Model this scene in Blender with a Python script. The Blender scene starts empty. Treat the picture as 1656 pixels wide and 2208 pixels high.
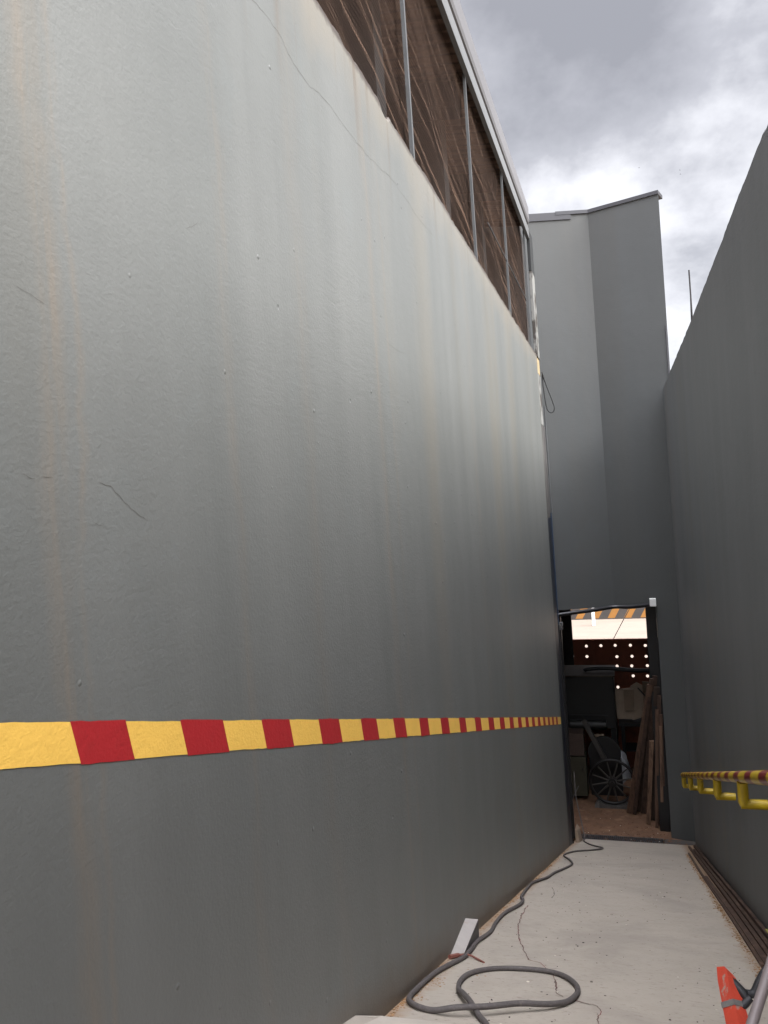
import bpy, bmesh, math, random
from mathutils import Vector, Matrix, noise
R = math.radians
random.seed(7)
scn = bpy.context.scene
col = scn.collection

# ---------------------------------------------------------------- camera
ZC = 6.0
ROLL = math.atan(0.067); YAW = math.atan(518.3 / 1660.0)
F = Vector((-math.sin(YAW), math.cos(YAW), 0)); RT = Vector((math.cos(YAW), math.sin(YAW), 0)); UP = Vector((0, 0, 1))
ex = RT * math.cos(ROLL) - UP * math.sin(ROLL)
ey = RT * math.sin(ROLL) + UP * math.cos(ROLL)
cam_d = bpy.data.cameras.new('camera'); cam = bpy.data.objects.new('camera', cam_d); col.objects.link(cam)
M = Matrix((ex, ey, -F)).transposed().to_4x4(); M.translation = Vector((0, 0, ZC))
cam.matrix_world = M
cam_d.sensor_fit = 'VERTICAL'; cam_d.sensor_height = 36.0; cam_d.lens = 36.0 * 1660 / 2208
cam_d.clip_start = 0.05; cam_d.clip_end = 5000
scn.camera = cam

# ---------------------------------------------------------------- light
SUN_DIR = Vector((0.76, -0.12, 0.61)).normalized()      # towards the sun behind the clouds
elev = math.asin(SUN_DIR.z); azim = math.atan2(SUN_DIR.x, SUN_DIR.y)
world = bpy.data.worlds.new('World'); scn.world = world; world.use_nodes = True
wt = world.node_tree; wt.nodes.clear()
def wn(t, **k):
    n = wt.nodes.new(t)
    for a, b in k.items(): setattr(n, a, b)
    return n
def wl(a, b): wt.links.new(a, b)
def wmath(op, a, b=None, c=None):
    n = wn('ShaderNodeMath', operation=op)
    for i, v in enumerate((a, b, c)):
        if v is None: continue
        if isinstance(v, (int, float)): n.inputs[i].default_value = v
        else: wl(v, n.inputs[i])
    return n.outputs[0]
sky = wn('ShaderNodeTexSky', sky_type='NISHITA', sun_disc=False, sun_elevation=elev, sun_rotation=azim)
tc = wn('ShaderNodeTexCoord'); sep = wn('ShaderNodeSeparateXYZ'); wl(tc.outputs['Generated'], sep.inputs[0])
zz = wmath('ADD', wmath('MAXIMUM', sep.outputs[2], 0.0), 0.55)
comb = wn('ShaderNodeCombineXYZ'); wl(wmath('DIVIDE', sep.outputs[0], zz), comb.inputs[0]); wl(wmath('DIVIDE', sep.outputs[1], zz), comb.inputs[1])
mp = wn('ShaderNodeMapping'); mp.inputs['Location'].default_value = (30.28, 1.81, 0.0); wl(comb.outputs[0], mp.inputs[0])
n1 = wn('ShaderNodeTexNoise'); n1.inputs['Scale'].default_value = 2.6; n1.inputs['Detail'].default_value = 7; n1.inputs['Roughness'].default_value = 0.58; n1.inputs['Distortion'].default_value = 0.1; wl(mp.outputs[0], n1.inputs[0])
n2 = wn('ShaderNodeTexNoise'); n2.inputs['Scale'].default_value = 1.1; n2.inputs['Detail'].default_value = 2; wl(mp.outputs[0], n2.inputs[0])
# cloud deck: thin and bright low down, thicker and greyer higher up
fac = wmath('ADD', wmath('MULTIPLY', n1.outputs[0], 2.1), wmath('MULTIPLY', n2.outputs[0], 0.75))
fac = wmath('SUBTRACT', fac, wmath('MULTIPLY', sep.outputs[2], 1.0))
fac = wmath('ADD', fac, wmath('MULTIPLY', sep.outputs[0], 0.22))
# bright sky patch added near overhead, out of view, to light floor and walls
gd = wn('ShaderNodeVectorMath', operation='DOT_PRODUCT'); wl(tc.outputs['Generated'], gd.inputs[0]); gd.inputs[1].default_value = Vector((0.10, -0.30, 0.95)).normalized()
glow = wmath('POWER', wmath('MAXIMUM', gd.outputs['Value'], 0.0), 5.0)
ramp = wn('ShaderNodeValToRGB'); wl(wmath('SUBTRACT', fac, 0.74), ramp.inputs[0])
cr = ramp.color_ramp; cr.elements[0].position = 0.0; cr.elements[0].color = (0.27, 0.27, 0.293, 1); cr.elements[1].position = 1.0; cr.elements[1].color = (1.0, 1.0, 1.01, 1)
e = cr.elements.new(0.30); e.color = (0.41, 0.41, 0.44, 1)
e = cr.elements.new(0.52); e.color = (0.66, 0.66, 0.69, 1)
e = cr.elements.new(0.74); e.color = (0.88, 0.88, 0.905, 1)
cs = wn('ShaderNodeVectorMath', operation='SCALE'); wl(ramp.outputs[0], cs.inputs[0]); wl(wmath('MULTIPLY_ADD', glow, 92.0, 3.15), cs.inputs['Scale'])
mix = wn('ShaderNodeMixRGB'); mix.inputs[0].default_value = 0.96; wl(sky.outputs[0], mix.inputs[1]); wl(cs.outputs[0], mix.inputs[2])
bg = wn('ShaderNodeBackground'); bg.inputs[1].default_value = 0.1; wl(mix.outputs[0], bg.inputs[0])
wo = wn('ShaderNodeOutputWorld'); wl(bg.outputs[0], wo.inputs[0])

sd = bpy.data.lights.new('sun', 'SUN'); sd.energy = 1.42; sd.angle = R(32); sd.color = (1.0, 0.985, 0.97)
so = bpy.data.objects.new('sun', sd); col.objects.link(so); so.rotation_euler = SUN_DIR.to_track_quat('Z', 'Y').to_euler()
vs = scn.view_settings; vs.view_transform = 'Standard'; vs.look = 'None'; vs.exposure = 2.22; vs.gamma = 1.0; vs.use_curve_mapping = False
scn.render.engine = 'CYCLES'
scn.cycles.max_bounces = 10; scn.cycles.diffuse_bounces = 6; scn.cycles.transparent_max_bounces = 16

# ---------------------------------------------------------------- material helpers
class Mat:
    def __init__(s, name, base=(0.3, 0.3, 0.3), rough=0.7, metal=0.0):
        s.m = bpy.data.materials.new(name); s.m.use_nodes = True; s.t = s.m.node_tree
        s.b = s.t.nodes['Principled BSDF']; s.out = s.t.nodes['Material Output']
        s.b.inputs['Base Color'].default_value = (*base, 1); s.b.inputs['Roughness'].default_value = rough; s.b.inputs['Metallic'].default_value = metal
        s.tc = None; s.cur = None; s.base = base; s.bump = None
    def n(s, t, **k):
        n = s.t.nodes.new(t)
        for a, b in k.items(): setattr(n, a, b)
        return n
    def l(s, a, b): s.t.links.new(a, b)
    def coord(s, scale=(1, 1, 1), loc=(0, 0, 0), rot=(0, 0, 0)):
        if s.tc is None: s.tc = s.n('ShaderNodeTexCoord')
        m = s.n('ShaderNodeMapping'); m.inputs['Scale'].default_value = scale; m.inputs['Location'].default_value = loc; m.inputs['Rotation'].default_value = rot
        s.l(s.tc.outputs['Object'], m.inputs[0]); return m.outputs[0]
    def noise(s, scale, detail=4, rough=0.55, vec=None, dist=0):
        n = s.n('ShaderNodeTexNoise'); n.inputs['Scale'].default_value = scale; n.inputs['Detail'].default_value = detail; n.inputs['Roughness'].default_value = rough; n.inputs['Distortion'].default_value = dist
        s.l(vec if vec is not None else s.coord(), n.inputs[0]); return n.outputs[0]
    def voro(s, scale, vec=None, rand=1.0):
        n = s.n('ShaderNodeTexVoronoi'); n.inputs['Scale'].default_value = scale; n.inputs['Randomness'].default_value = rand
        s.l(vec if vec is not None else s.coord(), n.inputs[0]); return n.outputs['Distance']
    def map(s, v, a, b, c=0.0, d=1.0):
        n = s.n('ShaderNodeMapRange'); s.l(v, n.inputs[0])
        for i, x in enumerate((a, b, c, d)): n.inputs[i + 1].default_value = x
        return n.outputs[0]
    def math(s, op, a, b=None):
        n = s.n('ShaderNodeMath', operation=op)
        for i, v in enumerate((a, b)):
            if v is None: continue
            if isinstance(v, (int, float)): n.inputs[i].default_value = v
            else: s.l(v, n.inputs[i])
        return n.outputs[0]
    def layer(s, fac, colr, mode='MIX'):
        n = s.n('ShaderNodeMixRGB', blend_type=mode); s.l(fac, n.inputs[0])
        if s.cur is None: n.inputs[1].default_value = (*s.base, 1)
        else: s.l(s.cur, n.inputs[1])
        n.inputs[2].default_value = (*colr, 1); s.cur = n.outputs[0]; s.l(s.cur, s.b.inputs['Base Color'])
    def bumps(s, h, dist, strength=1.0):
        n = s.n('ShaderNodeBump'); n.inputs['Distance'].default_value = dist; n.inputs['Strength'].default_value = strength
        s.l(h, n.inputs['Height'])
        if s.bump is not None: s.l(s.bump, n.inputs['Normal'])
        s.bump = n.outputs[0]; s.l(s.bump, s.b.inputs['Normal'])
    def xyz(s):
        q = s.n('ShaderNodeSeparateXYZ'); s.l(s.coord(), q.inputs[0]); return q.outputs

def plaster(name, base, dirt_floor=True, chips=True, along='Y', rough=0.55, streak=1.0, spec=0.5):
    m = Mat(name, base, rough)
    m.b.inputs['Specular IOR Level'].default_value = spec
    # vertical rain streaks, drips of rust brown, pale run marks
    st = m.noise(1.0, 5, 0.55, m.coord((1.6, 1.6, 0.12)))
    m.layer(m.map(st, 0.42, 0.70, 0, 0.60 * streak), (base[0] * 1.36, base[1] * 1.33, base[2] * 1.33))
    st2 = m.noise(1.0, 4, 0.6, m.coord((5.0, 5.0, 0.22), (3, 1, 0)))
    m.layer(m.map(st2, 0.5, 0.85, 0, 0.38 * streak), tuple(c * 0.72 for c in base))
    st3 = m.noise(1.0, 3, 0.5, m.coord((1.1, 1.1, 0.10), (9.2, 4.1, 2)))
    m.layer(m.map(st3, 0.52, 0.70, 0, 0.55 * streak), (base[0] * 1.28, base[1] * 1.08, base[2] * 0.86))
    bl = m.noise(0.55, 4, 0.6, m.coord((1, 1, 1), (5, 5, 1)))
    m.layer(m.map(bl, 0.35, 0.7, 0, 0.20), tuple(c * 1.25 for c in base))
    fi = m.noise(14, 6, 0.65); m.layer(m.map(fi, 0.3, 0.75, 0, 0.16), tuple(c * 0.8 for c in base))
    # trowel ridges and grain
    m.bumps(m.noise(1.0, 6, 0.68, m.coord((10, 10, 34), rot=(0.2, 0, 0)), 0.2), 0.006, 0.17)
    m.bumps(m.noise(70, 3, 0.6), 0.0025, 0.5)
    m.bumps(m.noise(1.3, 3, 0.5), 0.06, 0.16)
    # patches left rough by the trowel
    pm = m.map(m.noise(0.9, 3, 0.5, m.coord((1, 1, 1), (2.3, 6.1, 8.4))), 0.52, 0.64, 0, 1)
    m.bumps(m.math('MULTIPLY', pm, m.noise(1.0, 6, 0.75, m.coord((7, 7, 40), (1, 1, 4), (0.15, 0, 0)), 0.3)), 0.010, 0.22)
    m.layer(m.map(m.noise(1.6, 5, 0.7, m.coord((1, 1, 0.8), (8, 3, 1))), 0.58, 0.66, 0, 0.22), (base[0] * 1.12, base[1] * 1.18, base[2] * 1.22))
    if chips:
        v = m.voro(5.5, m.coord((1, 1, 1), (0.3, 0.7, 0.2)))
        m.bumps(m.map(v, 0.0, 0.055, 1, 0), 0.006, 0.8)
        v2 = m.voro(3.1, m.coord((1, 1, 1), (4.3, 2.7, 1.2)))
        m.bumps(m.map(v2, 0.0, 0.035, 0, 1), 0.006, 0.7)
        m.layer(m.map(v2, 0.012, 0.03, 0.35, 0), tuple(c * 0.5 for c in base))
        v3 = m.voro(1.15, m.coord((1, 1.0, 0.55), (2.6, 3.35, 1.1)))
        m.layer(m.map(v3, 0.008, 0.013, 0.9, 0), (0.75, 0.75, 0.72))
    return m

def simple(name, base, rough=0.7, metal=0.0, var=0.25, scale=8, stretch=(1, 1, 1), bump=0.002, second=None, sthr=(0.5, 0.7)):
    m = Mat(name, base, rough, metal)
    v = m.coord(stretch)
    m.layer(m.map(m.noise(scale, 5, 0.6, v), 0.35, 0.75, 0, 1), tuple(c * (1 - var) for c in base))
    if second: m.layer(m.map(m.noise(scale * 0.6, 6, 0.65, m.coord(stretch, (7, 3, 5))), sthr[0], sthr[1], 0, 1), second)
    if bump: m.bumps(m.noise(scale * 5, 4, 0.6, v), bump, 0.6)
    return m

MT = {}
G = (0.275, 0.285, 0.268)
lw = plaster('painted_plaster_left', (0.136, 0.140, 0.130), rough=0.5)
# old tan run-off stains down the wall
sx, sy, sz = lw.xyz()
for yc, wd, am in ((1.42, 0.055, 0.42), (1.50, 0.02, 0.3), (2.25, 0.05, 0.22), (3.9, 0.07, 0.34), (4.12, 0.03, 0.25), (6.6, 0.12, 0.22), (2.9, 0.10, 0.16)):
    dd = lw.math('ABSOLUTE', lw.math('ADD', lw.math('ADD', sy, -yc), lw.math('MULTIPLY', lw.math('ADD', lw.noise(1.0, 4, 0.6, lw.coord((1, 1, 1.4), (yc, 0, yc))), -0.5), 0.22)))
    br_ = lw.map(lw.noise(1.0, 5, 0.7, lw.coord((6, 26, 0.9), (0, yc, 3))), 0.36, 0.62, 0, 1)
    lw.layer(lw.math('MULTIPLY', lw.map(dd, 0.0, wd, am, 0), br_), (0.215, 0.165, 0.115))
# bare cement showing along the top edge, soil stain along the foot of the wall
x, y, z = lw.xyz()
topd = lw.math('ADD', z, lw.math('MULTIPLY', lw.noise(3, 5, 0.65), 0.5))
lw.layer(lw.map(topd, 8.32, 8.66, 0, 0.85), (0.20, 0.18, 0.145))
dr = lw.noise(1.0, 5, 0.6, lw.coord((9, 9, 0.5)))
lw.layer(lw.math('MULTIPLY', lw.map(z, 7.7, 8.42, 0, 1), lw.map(dr, 0.56, 0.7, 0, 0.7)), (0.115, 0.08, 0.05))
lw.layer(lw.map(lw.math('ADD', z, lw.math('MULTIPLY', lw.noise(22, 4, 0.7), 0.05)), 8.352, 8.382, 0, 0.85), (0.05, 0.036, 0.028))
foot = lw.math('ADD', z, lw.math('MULTIPLY', y, 0.352))
foot = lw.math('ADD', foot, lw.math('MULTIPLY', lw.noise(4, 4, 0.6), -0.25))
lw.layer(lw.map(foot, 4.72, 4.98, 0.75, 0), (0.12, 0.085, 0.055))
MT['left'] = lw.m
rw = plaster('painted_plaster_right', (0.124, 0.130, 0.130), rough=0.6, streak=0.8)
x, y, z = rw.xyz()
foot = rw.math('ADD', z, rw.math('MULTIPLY', y, 0.352)); foot = rw.math('ADD', foot, rw.math('MULTIPLY', rw.noise(4, 4, 0.6), -0.2))
rw.layer(rw.map(foot, 4.72, 4.95, 0.6, 0), (0.075, 0.055, 0.038))
MT['right'] = rw.m
MT['tower'] = plaster('painted_render_tower', (0.0581, 0.0617, 0.0599), chips=False, rough=0.65, streak=0.45).m
MT['coping'] = simple('grey_metal_coping', (0.0408, 0.0408, 0.0461), 0.55, 0.0, 0.2, 3, (1, 1, 1), 0.001).m
MT['fascia'] = simple('grey_painted_fascia', (0.153, 0.157, 0.157), 0.5, 0.0, 0.12, 3, (1, .2, 1), 0.0005).m
MT['fascia_white'] = simple('pale_roof_flashing', (0.143, 0.14, 0.143), 0.5, 0.0, 0.1, 3, (1, .2, 1), 0.0005).m
MT['dark'] = simple('dark_gap', (0.02, 0.02, 0.022), 0.7).m
MT['steel_post'] = simple('galvanised_post', (0.12, 0.124, 0.124), 0.5, 0.3, 0.25, 6).m
MT['blue_steel'] = simple('dark_blue_painted_steel', (0.0101, 0.0146, 0.0252), 0.45, 0.0, 0.3, 5, (1, 1, .3)).m
MT['blue_edge'] = simple('blue_painted_edge', (0.01, 0.03, 0.065), 0.45, 0.0, 0.3, 5).m
MT['flaky'] = simple('flaking_white_paint', (0.226, 0.226, 0.209), 0.7, 0, 0.15, 6, (1, 1, .6), 0.004, (0.0475, 0.0402, 0.0329), (0.50, 0.56)).m
MT['cream'] = simple('cream_filler', (0.378, 0.289, 0.158), 0.8, 0, 0.15, 6, (1, 1, 1), 0.003).m
MT['rusty'] = simple('weathered_grey_steel', (0.088, 0.0825, 0.077), 0.6, 0.2, 0.4, 7, (1, 1, .3), 0.002, (0.198, 0.187, 0.176)).m
MT['black'] = simple('black_paint', (0.0084, 0.0084, 0.0091), 0.45, 0, 0.4, 6).m
MT['black_gloss'] = simple('black_pipe_paint', (0.014, 0.014, 0.016), 0.3, 0, 0.3, 9).m
MT['charcoal'] = simple('charcoal_machine_paint', (0.009, 0.0093, 0.0084), 0.55, 0, 0.35, 4).m
MT['machine_top'] = simple('dusty_machine_top', (0.066, 0.0495, 0.0358), 0.8, 0, 0.35, 9).m
MT['wood_brown'] = simple('brown_drawer_wood', (0.054, 0.033, 0.024), 0.7, 0, 0.3, 5, (1, 1, 6)).m
MT['wood_olive'] = simple('olive_cabinet', (0.0375, 0.033, 0.0175), 0.7, 0, 0.3, 5).m
MT['card'] = simple('beige_board', (0.396, 0.308, 0.226), 0.85, 0, 0.25, 5).m
MT['card_dark'] = simple('brown_board', (0.262, 0.194, 0.136), 0.85, 0, 0.3, 5).m
MT['sack'] = simple('white_plastic_sack', (0.315, 0.323, 0.338), 0.45, 0, 0.3, 14, (1, 1, 1), 0.01).m
MT['iron'] = simple('dark_cast_iron', (0.015, 0.014, 0.0135), 0.5, 0.3, 0.3, 12).m
MT['iron_lit'] = simple('lit_cast_iron', (0.051, 0.045, 0.039), 0.6, 0.0, 0.3, 12).m  # lighter copy of the iron, light painted into spokes and cart arm
for i, c in enumerate([(0.125, 0.07, 0.044), (0.075, 0.043, 0.029), (0.19, 0.112, 0.07), (0.05, 0.032, 0.022)]):
    MT['plank%d' % i] = simple('reclaimed_timber', c, 0.8, 0, 0.45, 6, (5, 5, 0.4), 0.003, tuple(k * 0.45 for k in c), (0.52, 0.62)).m
MT['panel'] = simple('rusty_brown_sheet', (0.384, 0.12, 0.0672), 0.75, 0, 0.3, 3, (1, 1, 1), 0.001, (0.173, 0.0672, 0.0432), (0.5, 0.7)).m
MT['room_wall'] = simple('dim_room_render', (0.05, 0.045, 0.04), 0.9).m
MT['yellow_wall'] = None
def stripe_paint(name, base, dirt, rough=0.55):
    m = Mat(name, base, rough)
    m.layer(m.map(m.noise(6, 5, 0.6), 0.35, 0.75, 0, 0.35), tuple(c * 0.82 for c in base))
    m.layer(m.map(m.noise(22, 5, 0.7), 0.55, 0.78, 0, 0.55), dirt)
    m.bumps(m.noise(1.0, 6, 0.68, m.coord((10, 10, 34), rot=(0.2, 0, 0)), 0.2), 0.006, 0.17)
    m.bumps(m.noise(45, 4, 0.6), 0.003, 0.45); m.bumps(m.noise(120, 2, 0.6), 0.0015, 0.6)
    return m.m
MT['yellow'] = stripe_paint('yellow_band_paint', (0.95, 0.58, 0.11), (0.72, 0.40, 0.07))
MT['red'] = stripe_paint('red_band_paint', (0.42, 0.018, 0.022), (0.30, 0.02, 0.02))
MT['rail_yellow'] = simple('yellow_rail_paint', (0.527, 0.365, 0.0151), 0.35, 0, 0.2, 12, (1, 1, 1), 0.0015, (0.173, 0.101, 0.0203), (0.62, 0.72)).m
MT['rail_red'] = simple('red_rail_paint', (0.174, 0.0122, 0.0156), 0.35, 0, 0.2, 12, (1, 1, 1), 0.0015).m
MT['crack'] = simple('crack_shadow', (0.113, 0.104, 0.09), 0.9, 0, 0.3, 40).m
MT['crack_red'] = simple('red_stained_crack', (0.14, 0.084, 0.07), 0.9, 0, 0.4, 14, (1, 1, 1), 0.001, (0.21, 0.07, 0.063), (0.5, 0.6)).m
# ramp floor
fm = Mat('painted_ramp_concrete', (0.395, 0.35, 0.29), 0.62)
x, y, z = fm.xyz()
fm.layer(fm.map(fm.noise(1.3, 5, 0.6), 0.35, 0.7, 0, 0.5), (0.335, 0.30, 0.25))
fm.layer(fm.map(fm.noise(5, 6, 0.65), 0.45, 0.75, 0, 0.5), (0.30, 0.26, 0.21))
fm.layer(fm.map(fm.noise(1.0, 4, 0.7, fm.coord((22, 46, 46))), 0.57, 0.68, 0, 0.7), (0.20, 0.17, 0.14))
fm.layer(fm.map(fm.noise(1.0, 5, 0.65, fm.coord((1.1, 0.8, 0.8), (4, 2, 1)), 0.4), 0.50, 0.64, 0, 0.5), (0.26, 0.23, 0.195))
fm.layer(fm.math('MULTIPLY', fm.map(fm.voro(16), 0.0, 0.16, 1, 0), fm.map(fm.noise(2.2, 2), 0.45, 0.6, 0, 0.85)), (0.13, 0.11, 0.09))
edge = fm.math('ADD', fm.math('ABSOLUTE', fm.math('ADD', x, 0.28)), fm.math('MULTIPLY', fm.noise(7, 6, 0.7), 0.22))
fm.layer(fm.map(edge, 0.93, 1.03, 0, 0.8), (0.28, 0.17, 0.09))
fm.bumps(fm.noise(30, 5, 0.65), 0.004, 0.5); fm.bumps(fm.noise(2.5, 3, 0.6), 0.02, 0.3); fm.bumps(fm.map(fm.voro(16), 0.0, 0.12, 0, 1), 0.003, 0.7)
MT['ramp'] = fm.m
MT['room_floor'] = simple('sawdust_covered_floor', (0.151, 0.0794, 0.0435), 0.95, 0, 0.35, 7, (1, 1, 1), 0.006, (0.238, 0.138, 0.0807), (0.56, 0.72)).m
gm = Mat('yard_paving', (0.225, 0.185, 0.145), 0.9)
gm.layer(gm.map(gm.noise(0.35, 5, 0.6, gm.coord((1, 3, 1))), 0.4, 0.7, 0, 0.6), (0.18, 0.14, 0.11))
gm.layer(gm.map(gm.noise(4, 5, 0.7), 0.5, 0.8, 0, 0.4), (0.14, 0.115, 0.095))
gm.bumps(gm.noise(12, 4), 0.01, 0.5)
MT['ground'] = gm.m
MT['slab'] = simple('pale_concrete', (0.48, 0.432, 0.368), 0.8, 0, 0.15, 5, (1, 1, 1), 0.004).m
MT['hose'] = simple('grey_braided_hose', (0.092, 0.080, 0.075), 0.75, 0, 0.3, 60, (1, 1, 1), 0.0015, (0.13, 0.112, 0.10), (0.55, 0.75)).m
MT['cable_black'] = simple('black_cable', (0.02, 0.02, 0.02), 0.6, 0, 0.3, 20).m
MT['offcut'] = simple('primed_steel_offcut', (0.374, 0.345, 0.315), 0.6, 0, 0.15, 9, (1, 1, 1), 0.002, (0.269, 0.179, 0.112), (0.60, 0.75)).m
MT['bar'] = simple('rust_brown_bar', (0.0791, 0.0446, 0.0306), 0.75, 0.1, 0.4, 9, (3, 0.5, 3), 0.003, (0.13, 0.077, 0.051), (0.5, 0.7)).m
MT['stick_yellow'] = simple('yellow_marked_stick', (0.55, 0.50, 0.15), 0.7).m
MT['tool_red'] = simple('chipped_orange_red_paint', (0.527, 0.0638, 0.034), 0.42, 0, 0.2, 14, (2, 2, 0.7), 0.002, (0.323, 0.255, 0.212), (0.60, 0.66)).m
MT['tool_black'] = simple('worn_black_rubber', (0.022, 0.022, 0.024), 0.55, 0, 0.3, 60, (1, 1, 1), 0.002, (0.30, 0.29, 0.27), (0.64, 0.70)).m
MT['steel_clip'] = simple('bent_steel_clip', (0.32, 0.31, 0.29), 0.4, 0.5, 0.3, 20).m
MT['pipe_grey'] = simple('mauve_grey_pipe_paint', (0.18, 0.15, 0.144), 0.5, 0, 0.12, 6).m
MT['grate'] = simple('iron_grate', (0.05, 0.045, 0.04), 0.6, 0.2, 0.3, 20).m
MT['white'] = simple('white_paint', (0.78, 0.78, 0.75), 0.6, 0, 0.08, 5).m
MT['haz_black'] = simple('faded_black_kerb_paint', (0.0528, 0.0456, 0.0408), 0.8, 0, 0.3, 1.2, (1, 1, 1), 0.01, (0.096, 0.0768, 0.0624), (0.5, 0.65)).m
MT['haz_yellow'] = simple('faded_orange_yellow_kerb_paint', (0.302, 0.133, 0.0254), 0.8, 0, 0.2, 1.5, (1, 1, 1), 0.01, (0.195, 0.102, 0.0507), (0.55, 0.68)).m
MT['chip_white'] = simple('pale_wood_chip', (0.68, 0.62, 0.52), 0.8).m
MT['chip_brown'] = simple('sawdust', (0.34, 0.20, 0.095), 0.95, 0, 0.4, 40).m
MT['chip_dark'] = simple('dark_dirt', (0.07, 0.055, 0.045), 0.95).m
MT['twig'] = simple('reddish_stick', (0.20, 0.07, 0.05), 0.7).m
MT['bird'] = simple('dark_feathers', (0.04, 0.04, 0.045), 0.8).m
MT['purlin'] = simple('dark_roof_beam', (0.0245, 0.0224, 0.0224), 0.8).m
MT['grey_truss'] = simple('grey_roof_truss', (0.022, 0.024, 0.024), 0.7).m
# corrugated underside
cm = Mat('brown_corrugated_sheet', (0.42, 0.27, 0.19), 0.7)
w = cm.n('ShaderNodeTexWave', wave_type='BANDS', bands_direction='Y'); w.inputs['Scale'].default_value = 2.0; w.inputs['Distortion'].default_value = 0.15; cm.l(cm.coord(), w.inputs[0])
cm.layer(cm.map(w.outputs['Fac'], 0.25, 0.75, 0, 0.85), (0.14, 0.08, 0.055))
cm.layer(cm.map(cm.noise(1.2, 4), 0.4, 0.7, 0, 0.6), (0.18, 0.12, 0.09))
MT['corr'] = cm.m
# shade netting: a fine weave, partly see-through
nm = Mat('brown_shade_netting', (0.045, 0.030, 0.023), 1.0)
nm.b.inputs['Specular IOR Level'].default_value = 0.05
def wave(direction, scale, dist=1.0, rot=(0, 0, 0)):
    w = nm.n('ShaderNodeTexWave', wave_type='BANDS', bands_direction=direction); w.inputs['Scale'].default_value = scale; w.inputs['Distortion'].default_value = dist * 0.35; w.inputs['Detail'].default_value = 2
    w.inputs['Detail Scale'].default_value = 0.5
    nm.l(nm.coord(rot=rot), w.inputs[0]); return w.outputs['Fac']
wa = wave('Z', 9.5, 1.2, (0.12, 0, 0)); wb = wave('Y', 10.5, 1.2)
def streak(rot_deg, sc_, loc=(0, 0, 0)):
    m1_ = nm.coord(rot=(R(rot_deg), 0, 0)); m2_ = nm.n('ShaderNodeMapping'); m2_.inputs['Scale'].default_value = sc_; m2_.inputs['Location'].default_value = loc
    nm.l(m1_, m2_.inputs[0]); return m2_.outputs[0]
fold = nm.noise(1.0, 4, 0.6, streak(16, (1, 0.30, 3.2)), 0.1)
fold2 = nm.noise(1.0, 4, 0.65, streak(14, (1, 0.10, 17), (3, 1, 2)), 0.1)
fold3 = nm.noise(1.0, 3, 0.6, streak(20, (1, 0.12, 20), (7, 2, 5)), 0.1)
dens = nm.math('ADD', nm.math('MULTIPLY', nm.map(wa, 0.35, 0.65), 0.34), nm.math('MULTIPLY', nm.map(wb, 0.35, 0.65), 0.12))
dens = nm.math('ADD', dens, nm.map(fold, 0.40, 0.75, 0.10, 0.22))
dens = nm.math('ADD', dens, nm.map(fold2, 0.53, 0.64, 0.0, 0.34))
dens = nm.math('ADD', dens, nm.map(fold3, 0.56, 0.68, 0.0, 0.26))
nm.layer(nm.map(fold2, 0.56, 0.70, 0, 0.8), (0.135, 0.088, 0.062))  # paler streaks here and below paint light caught on the loose net
nm.layer(nm.map(fold3, 0.55, 0.70, 0, 0.6), (0.10, 0.064, 0.045))
nm.layer(nm.map(fold, 0.52, 0.72, 0, 0.6), (0.095, 0.06, 0.042))
tr = nm.n('ShaderNodeBsdfTransparent'); mx = nm.n('ShaderNodeMixShader'); nm.l(dens, mx.inputs[0]); nm.l(tr.outputs[0], mx.inputs[1]); nm.l(nm.b.outputs[0], mx.inputs[2]); nm.l(mx.outputs[0], nm.out.inputs[0])
MT['net'] = nm.m

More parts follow.
